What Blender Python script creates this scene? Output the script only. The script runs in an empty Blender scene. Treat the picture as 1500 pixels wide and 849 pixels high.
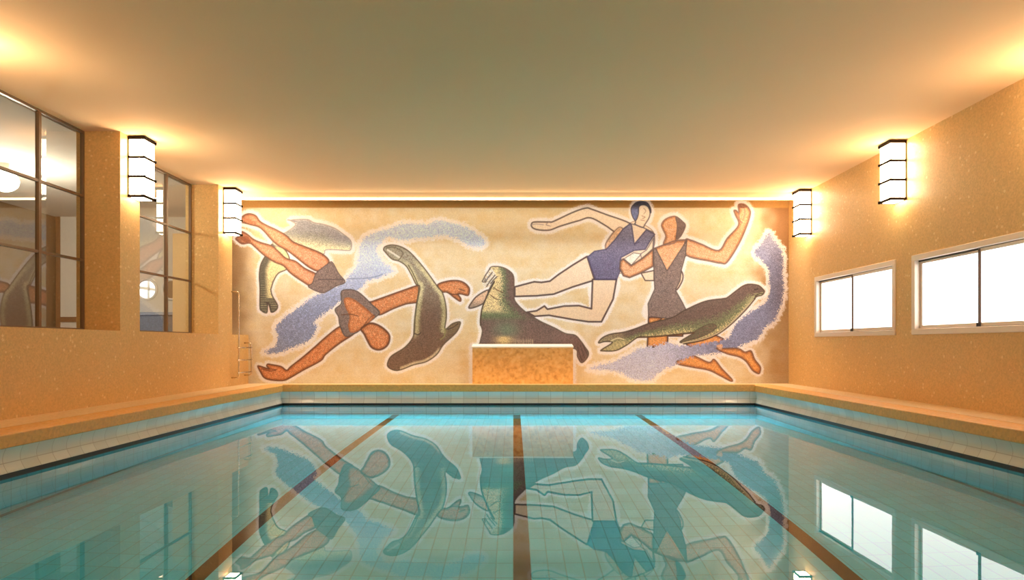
import bpy, bmesh, math, random
import numpy as np

# ------------------------------------------------------------------ camera / light / exposure
S = bpy.context.scene
COL = S.collection
U = 0.011                      # metres per photograph pixel on the mural wall (11 m away)
EYE = 0.594                    # eye height over the pool edge
cam = bpy.data.cameras.new('camera'); camo = bpy.data.objects.new('camera', cam); COL.objects.link(camo)
camo.location = (0, 0, EYE); camo.rotation_euler = (math.pi / 2, 0, 0)
cam.sensor_width = 36; cam.lens = 24
cam.shift_x = -2 / 1500; cam.shift_y = 79.5 / 1500
cam.clip_start = 0.02
S.camera = camo

w = bpy.data.worlds.new('world'); S.world = w; w.use_nodes = True
w.node_tree.nodes['Background'].inputs[0].default_value = (1, .9, .8, 1)
w.node_tree.nodes['Background'].inputs[1].default_value = 0.0

S.view_settings.view_transform = 'Standard'; S.view_settings.look = 'None'
S.view_settings.gamma = 1; S.view_settings.use_curve_mapping = False
S.view_settings.exposure = 1.07
cy = S.cycles
cy.use_denoising = True
cy.caustics_reflective = True; cy.caustics_refractive = True
cy.max_bounces = 14; cy.diffuse_bounces = 6; cy.glossy_bounces = 6; cy.transmission_bounces = 8
cy.transparent_max_bounces = 12
cy.sample_clamp_indirect = 6.0; cy.sample_clamp_direct = 0.0
cy.blur_glossy = 0.5

SCONCE_L = 12.2                # radiance of the lamp glass
SCONCE_C = (1.0, .73, .45)
LED_W = 36.0                   # watts of the linear light over the mural
LED_C = (1.0, .90, .74)
WIN_L = 1.3
ROOM_W = 85.0
POOL_LW = 32.0              # watts of the slim underwater light at the far end

# ------------------------------------------------------------------ material helpers
def lin(c):
    return tuple((x / 255 / 12.92) if x / 255 <= .04045 else ((x / 255 + .055) / 1.055) ** 2.4 for x in c)

def mat(name, base=(.8, .8, .8), rough=.5, metal=0, spec=.5, emit=None, es=0):
    m = bpy.data.materials.new(name); m.use_nodes = True
    b = m.node_tree.nodes['Principled BSDF']
    b.inputs['Base Color'].default_value = (*base, 1)
    b.inputs['Roughness'].default_value = rough
    b.inputs['Metallic'].default_value = metal
    b.inputs['Specular IOR Level'].default_value = spec
    if emit:
        b.inputs['Emission Color'].default_value = (*emit, 1)
        b.inputs['Emission Strength'].default_value = es
    return m

class NT:
    """little helper around a node tree"""
    def __init__(s, m): s.m = m; s.t = m.node_tree; s.b = s.t.nodes.get('Principled BSDF')
    def n(s, typ, **k):
        x = s.t.nodes.new(typ)
        for a, v in k.items():
            if a.startswith('i_'):
                key = a[2:]; key = int(key) if key.isdigit() else key.replace('_', ' ')
                x.inputs[key].default_value = v
            else: setattr(x, a, v)
        return x
    def l(s, a, b): s.t.links.new(a, b)
    def math(s, op, a, b=None):
        x = s.t.nodes.new('ShaderNodeMath'); x.operation = op
        for k, v in ((0, a), (1, b)):
            if v is None: continue
            if isinstance(v, (int, float)): x.inputs[k].default_value = v
            else: s.l(v, x.inputs[k])
        return x.outputs[0]
    def mix(s, fac, a, b, typ='MIX'):
        x = s.t.nodes.new('ShaderNodeMix'); x.data_type = 'RGBA'; x.blend_type = typ
        for idx, v in ((0, fac), (6, a), (7, b)):
            if isinstance(v, (int, float)): x.inputs[idx].default_value = v
            elif isinstance(v, tuple): x.inputs[idx].default_value = (*v, 1)
            else: s.l(v, x.inputs[idx])
        return x.outputs[2]
    def ramp(s, fac, stops):
        x = s.t.nodes.new('ShaderNodeValToRGB'); e = x.color_ramp.elements
        while len(e) < len(stops): e.new(.5)
        for k, (p, c) in enumerate(stops):
            e[k].position = p; e[k].color = (*c, 1)
        s.l(fac, x.inputs[0]); return x.outputs[0]
    def pos(s):
        return s.n('ShaderNodeNewGeometry').outputs['Position']
    def bump(s, h, strength=.2, dist=.01):
        x = s.n('ShaderNodeBump'); x.inputs['Strength'].default_value = strength
        x.inputs['Distance'].default_value = dist
        s.l(h, x.inputs['Height']); s.l(x.outputs[0], s.b.inputs['Normal'])

def mosaic_wall(name, c, rough=.38, scale=62, speck=True):
    """small tan glass tesserae with slightly different tones and a few pale ones"""
    m = mat(name, c, rough, spec=.4); t = NT(m)
    v = t.n('ShaderNodeTexVoronoi', i_Scale=scale); t.l(t.pos(), v.inputs['Vector'])
    sep = t.n('ShaderNodeSeparateColor'); t.l(v.outputs['Color'], sep.inputs[0])
    d = tuple(x * .88 for x in c); l_ = tuple(min(1, x * 1.08) for x in c)
    col = t.mix(sep.outputs[0], d, l_)
    no = t.n('ShaderNodeTexNoise', i_Scale=2.2, i_Detail=3.0); t.l(t.pos(), no.inputs['Vector'])
    col = t.mix(t.math('MULTIPLY', no.outputs[0], .35), col, (c[0] * .8, c[1] * .74, c[2] * .66))
    if speck:
        v2 = t.n('ShaderNodeTexVoronoi', i_Scale=scale * .5); t.l(t.pos(), v2.inputs['Vector'])
        s2 = t.n('ShaderNodeSeparateColor'); t.l(v2.outputs['Color'], s2.inputs[0])
        f = t.math('MULTIPLY', t.math('GREATER_THAN', s2.outputs[1], .955), .42)
        f = t.math('MULTIPLY', f, t.math('LESS_THAN', v2.outputs['Distance'], .45))
        col = t.mix(f, col, (min(1, c[0] * 1.5), min(1, c[1] * 1.7), min(1, c[2] * 2.2)))
    t.l(col, t.b.inputs['Base Color'])
    t.l(t.math('ADD', t.math('MULTIPLY', sep.outputs[1], .25), rough - .1), t.b.inputs['Roughness'])
    t.bump(v.outputs['Distance'], .12, .004)
    return m

def tile_mat(name, c, grout, ax, pa, ay, pb, gw=.006, rough=.18, var=.08, oa=0.0, ob=0.0, spec=.5):
    """glazed tiles: grid along world axes ax and ay (0,1,2) with periods pa and pb"""
    m = mat(name, c, rough, spec=spec); t = NT(m)
    sp = t.n('ShaderNodeSeparateXYZ'); t.l(t.pos(), sp.inputs[0])
    def line(axis, per, off):
        u = t.math('DIVIDE', t.math('ADD', sp.outputs[axis], off + 100 * per), per)
        fr = t.math('FRACT', u); e = t.math('ABSOLUTE', t.math('SUBTRACT', fr, .5))
        return t.math('GREATER_THAN', e, .5 - gw / per / 2), t.math('FLOOR', u)
    la, ia = line(ax, pa, oa); lb, ib = line(ay, pb, ob)
    g = t.math('MAXIMUM', la, lb)
    cmb = t.n('ShaderNodeCombineXYZ'); t.l(ia, cmb.inputs[0]); t.l(ib, cmb.inputs[1])
    wn = t.n('ShaderNodeTexWhiteNoise'); t.l(cmb.outputs[0], wn.inputs['Vector'])
    base = t.mix(wn.outputs[0], tuple(x * (1 - var) for x in c), tuple(min(1, x * (1 + var)) for x in c))
    t.l(t.mix(g, base, grout), t.b.inputs['Base Color'])
    t.l(t.math('ADD', t.math('MULTIPLY', g, .4), rough), t.b.inputs['Roughness'])
    return m

# ------------------------------------------------------------------ mesh helpers
def add_box(bm, x0, x1, y0, y1, z0, z1, mi=0):
    vs = [bm.verts.new(p) for p in ((x0, y0, z0), (x1, y0, z0), (x1, y1, z0), (x0, y1, z0),
                                    (x0, y0, z1), (x1, y0, z1), (x1, y1, z1), (x0, y1, z1))]
    for f in ((0, 3, 2, 1), (4, 5, 6, 7), (0, 1, 5, 4), (1, 2, 6, 5), (2, 3, 7, 6), (3, 0, 4, 7)):
        fc = bm.faces.new([vs[k] for k in f]); fc.material_index = mi
    return vs

def add_quad(bm, pts, mi=0, smooth=False):
    f = bm.faces.new([bm.verts.new(p) for p in pts]); f.material_index = mi; f.smooth = smooth; return f

def add_tube(bm, pts, r, seg=12, cap=True):
    from mathutils import Vector
    pts = [Vector(p) for p in pts]; rings = []; up = None
    for k, p in enumerate(pts):
        d = (pts[min(k + 1, len(pts) - 1)] - pts[max(k - 1, 0)]).normalized()
        if up is None:
            a = Vector((0, 0, 1)) if abs(d.z) < .9 else Vector((1, 0, 0)); up = d.cross(a).normalized()
        else: up = (up - d * up.dot(d)).normalized()
        v = d.cross(up)
        rings.append([bm.verts.new(p + (up * math.cos(2 * math.pi * j / seg) + v * math.sin(2 * math.pi * j / seg)) * r) for j in range(seg)])
    for a, b in zip(rings, rings[1:]):
        for j in range(seg):
            f = bm.faces.new([a[j], a[(j + 1) % seg], b[(j + 1) % seg], b[j]]); f.smooth = True
    if cap: bm.faces.new(rings[0][::-1]); bm.faces.new(rings[-1])

def add_sphere(bm, c, r, sx=1, sy=1, sz=1, u=24, v=16):
    from mathutils import Matrix
    q = bmesh.ops.create_uvsphere(bm, u_segments=u, v_segments=v, radius=r)
    for vv in q['verts']:
        vv.co.x = vv.co.x * sx + c[0]; vv.co.y = vv.co.y * sy + c[1]; vv.co.z = vv.co.z * sz + c[2]
        for f in vv.link_faces: f.smooth = True

def add_torus(bm, c, R, r, axis=1, seg=36, ss=10):
    rings = []
    for i in range(seg):
        a = 2 * math.pi * i / seg; ring = []
        for j in range(ss):
            b = 2 * math.pi * j / ss; rr = R + r * math.cos(b); h = r * math.sin(b)
            p = [rr * math.cos(a), h, rr * math.sin(a)]
            ring.append(bm.verts.new((c[0] + p[0], c[1] + p[1], c[2] + p[2])))
        rings.append(ring)
    for i in range(seg):
        for j in range(ss):
            f = bm.faces.new([rings[i][j], rings[(i + 1) % seg][j], rings[(i + 1) % seg][(j + 1) % ss], rings[i][(j + 1) % ss]]); f.smooth = True

def obj(name, bm, mats, parent=None, bevel=0.0, loc=None):
    bmesh.ops.recalc_face_normals(bm, faces=bm.faces)
    me = bpy.data.meshes.new(name); bm.to_mesh(me); bm.free()
    for m in (mats if isinstance(mats, (list, tuple)) else [mats]): me.materials.append(m)
    o = bpy.data.objects.new(name, me); COL.objects.link(o)
    if parent is not None:
        o.parent = parent
        if parent.location.length > 0:      # meshes are built in world coordinates
            me.transform(__import__('mathutils').Matrix.Translation(-world_loc(parent)))
    if bevel:
        b = o.modifiers.new('bevel', 'BEVEL'); b.width = bevel; b.segments = 2; b.limit_method = 'ANGLE'
    return o

def world_loc(o):
    from mathutils import Vector
    v = Vector((0, 0, 0))
    while o is not None: v = v + o.location; o = o.parent
    return v

def thing(name, label, cat, loc=(0, 0, 0), group=None):
    o = bpy.data.objects.new(name, None); COL.objects.link(o); o.location = loc
    o.empty_display_size = .1
    o['label'] = label; o['category'] = cat
    if group: o['group'] = group
    return o

def tag(o, label, cat, group=None, kind=None):
    if label: o['label'] = label
    if cat: o['category'] = cat
    if group: o['group'] = group
    if kind: o['kind'] = kind
    return o

def struct(o, label=None):
    o['kind'] = 'structure'
    if label: o['label'] = label
    return o

BM = bmesh.new

# ------------------------------------------------------------------ dimensions (all from the photograph's perspective)
XL, XR, YB = -388 * U, 403 * U, 11.0          # side walls and mural wall
YF = -2.2                                      # wall behind the camera
CZ = EYE + 210 * U                             # ceiling
XCL, XCR, YC, YCF = -311 * U, 326 * U, .92 * 11, -.9    # pool edge (coping)
DW = -.038                                     # deck height at the walls (falls away from the pool)
CB = -.109                                     # underside of coping
WZ = EYE - 82 * U                              # water level
PZ = WZ - 1.15                                 # pool floor
XG = -424 * U                                  # glass plane of the left windows
SILL = .742

# ------------------------------------------------------------------ materials
M_wall = mosaic_wall('tan_mosaic', (.74, .48, .20))
M_jamb = M_wall
M_ceil = mat('ceiling_paint', (.70, .62, .50), .85, spec=.2)
t = NT(M_ceil); no = t.n('ShaderNodeTexNoise', i_Scale=.7, i_Detail=2.0); t.l(t.pos(), no.inputs['Vector'])
t.l(t.mix(no.outputs[0], (.87, .585, .33), (.90, .615, .36)), t.b.inputs['Base Color'])
M_deck = mosaic_wall('deck_mosaic', (.76, .54, .29), .45, 55, False)
M_cope = mosaic_wall('coping_mosaic', (.76, .40, .11), .5, 48, False)
M_tile_side = tile_mat('white_tile_side', (.66, .64, .58), (.42, .38, .32), 1, .165, 2, .105, .006, .12, .06, 0, -CB)
M_tile_back = tile_mat('white_tile_back', (.66, .64, .58), (.42, .38, .32), 0, .185, 2, .105, .006, .12, .06, 0, -CB)
M_black = mat('black_tile', (.012, .010, .010), .3)
POOL = (.13, .60, .72); PG = (.07, .38, .46)
M_pw_side = tile_mat('pool_tile_side', POOL, PG, 1, .15, 2, .15, .007, .25, .05, spec=.07)
M_pw_back = tile_mat('pool_tile_back', POOL, PG, 0, .185, 2, .12, .007, .25, .05, spec=.07)
M_pfloor = tile_mat('pool_tile_floor', (.13, .74, .93), (.10, .56, .70), 0, .10, 1, .19, .008, .25, .05, spec=.07)
M_base = mat('dark_teal_tile', (.03, .25, .31), .3, spec=.07)
M_lane = mat('lane_tile', (.004, .009, .011), .4, spec=.05)
M_alu = mat('brushed_aluminium', (.80, .70, .60), .35, .25)
M_bronze = mat('bronze_metal', (.12, .07, .045), .5, .3)
M_band = mat('dark_bronze_band', (.012, .007, .004), .6, spec=.15)
M_brown = mat('brown_paint', (.19, .115, .065), .4)
M_darkgap = mat('dark_rubber', (.03, .025, .02), .6)
M_chrome = mat('chrome', (.70, .62, .52), .18, 1.0)
M_glow = mat('lamp_glass', (.9, .88, .84), .4, emit=SCONCE_C, es=SCONCE_L)
M_led = mat('led_diffuser', (.9, .88, .84), .4, emit=(1.0, .74, .42), es=9.0)
M_frost = mat('frosted_pane', (.85, .85, .83), .25, emit=(1.0, .97, .95), es=WIN_L)
M_white = mat('white_plaster', (.74, .70, .64), .8, spec=.2)
M_wood = mat('brown_wood', (.26, .125, .055), .45)
t = NT(M_wood); wv = t.n('ShaderNodeTexNoise', i_Scale=9.0, i_Detail=4.0); mp = t.n('ShaderNodeMapping'); mp.inputs['Scale'].default_value = (6, 6, .5)
t.l(t.pos(), mp.inputs[0]); t.l(mp.outputs[0], wv.inputs['Vector'])
t.l(t.mix(wv.outputs[0], (.20, .09, .04), (.33, .17, .08)), t.b.inputs['Base Color'])

def glass_mat():
    m = bpy.data.materials.new('window_glass'); m.use_nodes = True; t = m.node_tree; t.nodes.clear()
    o = t.nodes.new('ShaderNodeOutputMaterial'); mx = t.nodes.new('ShaderNodeMixShader')
    fr = t.nodes.new('ShaderNodeFresnel'); fr.inputs[0].default_value = 2.6
    tr = t.nodes.new('ShaderNodeBsdfTransparent'); tr.inputs[0].default_value = (.93, .95, .93, 1)
    gl = t.nodes.new('ShaderNodeBsdfGlossy'); gl.inputs['Roughness'].default_value = .0
    ge = t.nodes.new('ShaderNodeNewGeometry'); iv = t.nodes.new('ShaderNodeMath'); iv.operation = 'SUBTRACT'; iv.inputs[0].default_value = 1
    mu = t.nodes.new('ShaderNodeMath'); mu.operation = 'MULTIPLY'           # reflect once per pane, at its front face
    t.links.new(ge.outputs['Backfacing'], iv.inputs[1]); t.links.new(iv.outputs[0], mu.inputs[0]); t.links.new(fr.outputs[0], mu.inputs[1])
    t.links.new(mu.outputs[0], mx.inputs[0]); t.links.new(tr.outputs[0], mx.inputs[1])
    t.links.new(gl.outputs[0], mx.inputs[2]); t.links.new(mx.outputs[0], o.inputs[0]); return m
M_glass = glass_mat()

def water_mat():
    m = bpy.data.materials.new('clear_pool_water'); m.use_nodes = True; t = NT(m)
    b = t.b
    b.inputs['Base Color'].default_value = (.52, .93, 1.0, 1)
    b.inputs['Roughness'].default_value = 0.0
    b.inputs['IOR'].default_value = 1.333
    b.inputs['Transmission Weight'].default_value = 1.0
    no = t.n('ShaderNodeTexNoise', i_Scale=1.3, i_Detail=1.5, i_Roughness=.4); t.l(t.pos(), no.inputs['Vector'])
    t.bump(no.outputs[0], .012, .05)
    return m
M_water = water_mat()

# ------------------------------------------------------------------ the room
# deck ring: level at the coping edge, falling slightly to the walls
bm = BM()
def ring(bm, a, b, mi=0):
    A = [bm.verts.new(p) for p in a]; B = [bm.verts.new(p) for p in b]
    for k in range(4):
        f = bm.faces.new([A[k], A[(k + 1) % 4], B[(k + 1) % 4], B[k]]); f.material_index = mi
rect = lambda x0, x1, y0, y1, z: [(x0, y0, z), (x1, y0, z), (x1, y1, z), (x0, y1, z)]
CW = .30                                       # coping slabs this wide
ring(bm, rect(XCL - CW, XCR + CW, YCF - CW, YC + CW, -.014), rect(XL, XR, YF, YB, DW))
struct(obj('floor', bm, M_deck))
for n, (x0, x1, y0, y1) in enumerate(((XCL - CW, XCL, YCF - CW, YC + CW), (XCR, XCR + CW, YCF - CW, YC + CW),
                                      (XCL, XCR, YC, YC + CW), (XCL, XCR, YCF - CW, YCF)), 1):
    bm = BM(); vs = add_box(bm, x0, x1, y0, y1, CB, 0)
    for v in vs:                               # the outer edge of each slab follows the fall of the deck
        out = (v.co.x < XCL - CW / 2) or (v.co.x > XCR + CW / 2) or (v.co.y > YC + CW / 2) or (v.co.y < YCF - CW / 2)
        if out and v.co.z > -.01: v.co.z = -.014
    struct(obj('trim_%d' % n, bm, M_cope, bevel=.008))

# pool walls: a shallow cove of white tiles, a black tile line at the water, sea-green tiles below
def pool_wall(name, p0, p1, nrm, mt, mu):
    bm = BM(); prof = []
    for k in range(9):
        s = k / 8; prof.append((.012 + .030 * math.sin(math.pi * s) - .012 * s, CB + (WZ + .030 - CB) * s, 0))
    prof += [(.0, WZ + .030, 1), (.0, WZ - .045, 1), (.0, WZ - .045, 2), (.0, PZ + .07, 2), (.0, PZ + .07, 3), (.0, PZ, 3)]
    for (o0, z0, m0), (o1, z1, m1) in zip(prof, prof[1:]):
        if z0 == z1: continue
        f = add_quad(bm, [(p0[0] + nrm[0] * o0, p0[1] + nrm[1] * o0, z0), (p1[0] + nrm[0] * o0, p1[1] + nrm[1] * o0, z0),
                          (p1[0] + nrm[0] * o1, p1[1] + nrm[1] * o1, z1), (p0[0] + nrm[0] * o1, p0[1] + nrm[1] * o1, z1)], m1, m1 == 0)
    bmesh.ops.remove_doubles(bm, verts=bm.verts, dist=1e-5)
    o = struct(obj(name, bm, [mt, M_black, mu, M_base])); return o
E = .045
pool_wall('pool_wall_left', (XCL, YCF - E), (XCL, YC + E), (-1, 0), M_tile_side, M_pw_side)
pool_wall('pool_wall_right', (XCR, YCF - E), (XCR, YC + E), (1, 0), M_tile_side, M_pw_side)
pool_wall('pool_wall_back', (XCL - E, YC), (XCR + E, YC), (0, 1), M_tile_back, M_pw_back)
pool_wall('pool_wall_front', (XCL - E, YCF), (XCR + E, YCF), (0, -1), M_tile_back, M_pw_back)

bm = BM()
cuts = [XCL]
for c, hw in ((-1.72, .05), (.05, .05), (1.83, .05)): cuts += [c - hw, c + hw]
cuts.append(XCR)
for k in range(len(cuts) - 1):
    y1 = YC - .10 if k % 2 else YC
    add_quad(bm, [(cuts[k], YCF, PZ), (cuts[k + 1], YCF, PZ), (cuts[k + 1], y1, PZ), (cuts[k], y1, PZ)], k % 2)
    if k % 2: add_quad(bm, [(cuts[k], y1, PZ), (cuts[k + 1], y1, PZ), (cuts[k + 1], YC, PZ), (cuts[k], YC, PZ)], 0)
bmesh.ops.remove_doubles(bm, verts=bm.verts, dist=1e-5)
struct(obj('pool_floor', bm, [M_pfloor, M_lane]))

bm = BM()
add_quad(bm, [(XCL, YCF, WZ), (XCR, YCF, WZ), (XCR, YC, WZ), (XCL, YC, WZ)])
o = obj('pool_water', bm, M_water)
tag(o, 'still clear blue-green water filling the tiled pool', 'water', kind='stuff')

# ceiling, back and front walls
bm = BM(); A, B = [], []
for y, z in ((YF - .1, CZ), (10.38, CZ), (10.478, CZ - .062), (10.494, CZ - .062), (10.494, CZ), (YB + .2, CZ), (YB + .2, CZ + .15), (YF - .1, CZ + .15)):
    A.append(bm.verts.new((XL - .5, y, z))); B.append(bm.verts.new((XR + .3, y, z)))
for k in range(8): bm.faces.new([A[k], A[(k + 1) % 8], B[(k + 1) % 8], B[k]])
bm.faces.new(A); bm.faces.new(B[::-1])
struct(obj('ceiling', bm, M_ceil))
bm = BM(); add_box(bm, XG - .08, XR + .3, YB, YB + .2, -.4, CZ); struct(obj('wall_back', bm, M_wall))
bm = BM(); add_box(bm, XL - .5, XR + .3, YF - .2, YF, -.4, CZ); struct(obj('wall_front', bm, M_wall))

# right wall with its high windows
WA = [(7.916, 10.007), (5.47, 7.565), (3.02, 5.12)]
WZ0, WZ1 = .7125, 1.565
bm = BM(); XO = XR + .25
add_box(bm, XR, XO, YF, YB, -.4, WZ0); add_box(bm, XR, XO, YF, YB, WZ1, CZ)
ys = [YF] + [v for a in sorted(WA) for v in a] + [YB]
for a, b in zip(ys[::2], ys[1::2]): add_box(bm, XR, XO, a, b, WZ0, WZ1)
struct(obj('wall_right', bm, M_wall))

def strip_frame(bm, x0, x1, y0, y1, z0, z1, wd):
    add_box(bm, x0, x1, y0, y1, z0, z0 + wd); add_box(bm, x0, x1, y0, y1, z1 - wd, z1)
    add_box(bm, x0, x1, y0, y0 + wd, z0 + wd, z1 - wd); add_box(bm, x0, x1, y1 - wd, y1, z0 + wd, z1 - wd)

for n, (y0, y1) in enumerate(WA, 4):
    bm = BM(); strip_frame(bm, XR - .018, XR + .10, y0 - .012, y1 + .012, WZ0 - .012, WZ1 + .012, .062)
    root = struct(obj('window_%d' % n, bm, M_alu, bevel=.006), 'aluminium frame of a frosted sliding window')
    ym = (y0 + y1) / 2
    for k, (a, b, dx) in enumerate(((y0 + .055, ym + .022, .030), (ym - .022, y1 - .055, .055))):
        bm = BM(); strip_frame(bm, XR + dx - .012, XR + dx + .012, a, b, WZ0 + .055, WZ1 - .055, .034)
        sash = obj('sash', bm, M_alu, root, bevel=.003)
        bm = BM(); add_box(bm, XR + dx - .003, XR + dx + .003, a + .03, b - .03, WZ0 + .085, WZ1 - .085)
        obj('pane', bm, M_frost, sash)
    bm = BM(); add_box(bm, XR + .012, XR + .030, ym - .012, ym + .012, WZ0 + .06, WZ1 - .06)
    obj('meeting_rail', bm, M_bronze, root)
    bm = BM(); add_box(bm, XR - .002, XR + .018, ym - .018, ym + .018, WZ0 + .052, WZ0 + .088)
    obj('latch', bm, M_darkgap, root)
    bm = BM(); add_box(bm, XR + .028, XR + .04, y0 + .05, y1 - .05, WZ1 - .064, WZ1 - .050)
    obj('track', bm, M_darkgap, root)

# left wall: low parapet, piers, openings up to the ceiling
OPEN = [(2.90, 4.96), (5.35, 7.41), (7.80, 9.878), (10.36, YB)]
bm = BM(); XO = XG - .08
add_box(bm, XO, XL, YF, YB, -.4, SILL)
ys = [YF] + [v for a in OPEN for v in a]
for a, b in zip(ys[::2], ys[1::2]): add_box(bm, XO, XL, a, b, SILL, CZ)
struct(obj('wall_left', bm, M_wall))

BARS = [2.20, 1.505]
for n, ((y0, y1), lastn) in enumerate(zip(OPEN[1:] + OPEN[:1], (1, 2, 3, 8)), 1):
    bm = BM(); x0, x1 = XG - .024, XG + .010
    strip_frame(bm, x0, x1, y0, y1, SILL, CZ, .026)
    for z in BARS: add_box(bm, x0, x1, y0 + .026, y1 - .026, z - .013, z + .013)
    yy = y1 - .70
    while yy > y0 + .2:
        add_box(bm, x0, x1 + .004, yy - .018, yy + .018, SILL + .026, CZ - .026); yy -= .70
    root = struct(obj('window_%d' % lastn, bm, M_brown), 'brown steel glazing bars of an inner window')
    bm = BM(); add_box(bm, XG - .012, XG - .006, y0 + .01, y1 - .01, SILL + .02, CZ - .02)
    obj('window_glass', bm, M_glass, root)

# ------------------------------------------------------------------ the room behind the left windows
RX0, RY1 = -8.3, 12.4
bm = BM(); add_box(bm, RX0 - .1, XG - .08, 2, RY1 + .1, -.25, -.05); struct(obj('side_room_floor', bm, mat('grey_floor', (.22, .22, .24), .4)))
bm = BM(); add_box(bm, RX0 - .1, XG - .08, 2, RY1 + .1, CZ, CZ + .1); struct(obj('side_room_ceiling', bm, M_white))
bm = BM(); add_box(bm, RX0 - .1, RX0, 2, RY1, -.05, CZ); struct(obj('side_room_wall_left', bm, mat('brown_panelling', (.20, .12, .07), .5)))
bm = BM(); add_box(bm, RX0 - .1, XG - .08, RY1, RY1 + .1, -.05, CZ); struct(obj('side_room_wall_back', bm, M_white))
bm = BM(); add_box(bm, RX0 - .1, XG - .08, 1.9, 2, -.05, CZ); struct(obj('side_room_wall_front', bm, M_white))
bm = BM(); add_box(bm, XG - .08, XG - .06, YB + .2, RY1, -.05, CZ); struct(obj('side_room_wall_right', bm, M_white))

bm = BM(); strip_frame(bm, RX0, RX0 + .05, 8.75, 9.85, 1.25, 2.45, .06)
add_box(bm, RX0, RX0 + .05, 9.27, 9.33, 1.31, 2.39); add_box(bm, RX0, RX0 + .05, 8.81, 9.79, 1.82, 1.88)
root = struct(obj('window_7', bm, M_white), 'daylit window of the side room')
bm = BM(); add_box(bm, RX0 + .01, RX0 + .02, 8.80, 9.80, 1.30, 2.40)
obj('pane', bm, mat('daylit_pane', (.8, .8, .8), .3, emit=(.80, .88, 1.0), es=1.3), root)

# ------------------------------------------------------------------ box wall lamps
def sconce(label, y0, side):
    """side -1: on the left wall, +1: on the right wall"""
    xw = XL if side < 0 else XR
    y1 = y0 + .232; z0, z1 = 2.225, CZ - .012; dp = .178
    root = thing('wall_lamp', label, 'lamp', (xw, (y0 + y1) / 2, z0), 'box wall lamps with three glass tiers')
    X = lambda d: xw - side * d
    bx = lambda bm, d0, d1, a, b, c, e: add_box(bm, min(X(d0), X(d1)), max(X(d0), X(d1)), a, b, c, e)
    bm = BM(); bx(bm, 0, .012, y0 - .004, y1 + .004, z0, z1); obj('back_plate', bm, M_bronze, root)
    h = (z1 - z0 - .02) / 3
    for k in range(3):
        bm = BM(); bx(bm, .014, dp, y0 + .006, y1 - .006, z0 + .010 + h * k + .006, z0 + .010 + h * (k + 1) - .004)
        obj('glass_tier', bm, M_glow, root, bevel=.004)
    bm = BM(); bx(bm, .02, dp - .02, y0 + .03, y1 - .03, z0 - .004, z0 + .014); obj('bottom_glass', bm, M_glow, root)
    for k in range(4):
        bm = BM(); zc = z0 + .010 + h * k - (.004 if k == 3 else 0); th = .015 if k in (0, 3) else .013
        # a thin metal band round the three free sides with little overshooting ends
        bx(bm, dp - .004, dp + .006, y0 - .012, y1 + .012, zc - th, zc + th)
        bx(bm, .0, dp + .018, y0 - .006, y0 + .004, zc - th, zc + th)
        bx(bm, .0, dp + .018, y1 - .004, y1 + .006, zc - th, zc + th)
        obj('metal_band', bm, M_band, root)
    bm = BM(); bx(bm, .012, dp + .004, y0 - .004, y1 + .004, z1 - .006, z1 + .006); obj('top_cap', bm, M_band, root)
    return root

sconce('glowing box wall lamp on the left pier between the two glazed openings', 7.557, -1)
sconce('glowing box wall lamp on the last left pier beside the ladder and mural', 10.04, -1)
sconce('glowing box wall lamp high on the right wall between the two frosted windows', 7.697, 1)
sconce('glowing box wall lamp on the right wall close to the mural corner', 10.142, 1)
for yy in (2.64, .18):  # unseen repeats of the lamp row, added to light the room
    for sd in (-1, 1):
        sconce('added box wall lamp on the %s wall %s' % ('left' if sd < 0 else 'right', 'level with the viewer' if yy < 1 else 'just ahead of the viewer, out of frame'), yy, sd)
sconce('glowing box wall lamp on a left pier just outside the photograph', 5.10, -1)
sconce('glowing box wall lamp on the right wall just outside the photograph', 5.25, 1)

# ------------------------------------------------------------------ linear light over the mural
LY = 10.50
root = thing('linear_light', 'thin bright strip light along the ceiling edge above the mural', 'light', (0, LY, CZ))
x0, x1 = XL + .10, XR + .02
bm = BM(); add_box(bm, x0, x1, LY - .004, LY + .070, CZ - .062, CZ); obj('housing', bm, M_ceil, root)
bm = BM(); add_box(bm, x0, x1, LY - .016, LY - .004, CZ - .088, CZ - .060); obj('diffuser', bm, M_led, root)
bm = BM(); add_box(bm, x0, x1, LY + .060, LY + .070, CZ - .080, CZ - .062); obj('shade_lip', bm, M_alu, root)
la = bpy.data.lights.new('strip_lamp', 'AREA'); la.shape = 'RECTANGLE'; la.size = x1 - x0 - .05; la.size_y = .03
la.energy = LED_W; la.color = LED_C
lo = bpy.data.objects.new('strip_lamp', la); COL.objects.link(lo); lo.parent = root
la.spread = math.radians(84)
lo.location = ((x0 + x1) / 2, .027, -.066); lo.rotation_euler = (0, 0, 0)

# slim underwater light under the far edge of the pool
root = thing('underwater_light', 'slim underwater strip light along the far pool wall', 'light', ((XCL + XCR) / 2, YC, WZ - .12))
bm = BM(); add_box(bm, XCL + .03, XCR - .03, YC - .05, YC, WZ - .15, WZ - .09); obj('housing', bm, M_alu, root, bevel=.006)
la = bpy.data.lights.new('pool_lamp', 'AREA'); la.shape = 'RECTANGLE'; la.size = XCR - XCL - .1; la.size_y = .03
la.energy = POOL_LW; la.color = (1.0, .96, 1.0)
lo = bpy.data.objects.new('pool_lamp', la); COL.objects.link(lo); lo.parent = root
la.spread = math.radians(100)
lo.location = (0, -.03, -.034); lo.rotation_euler = (math.radians(-48), 0, 0)

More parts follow.
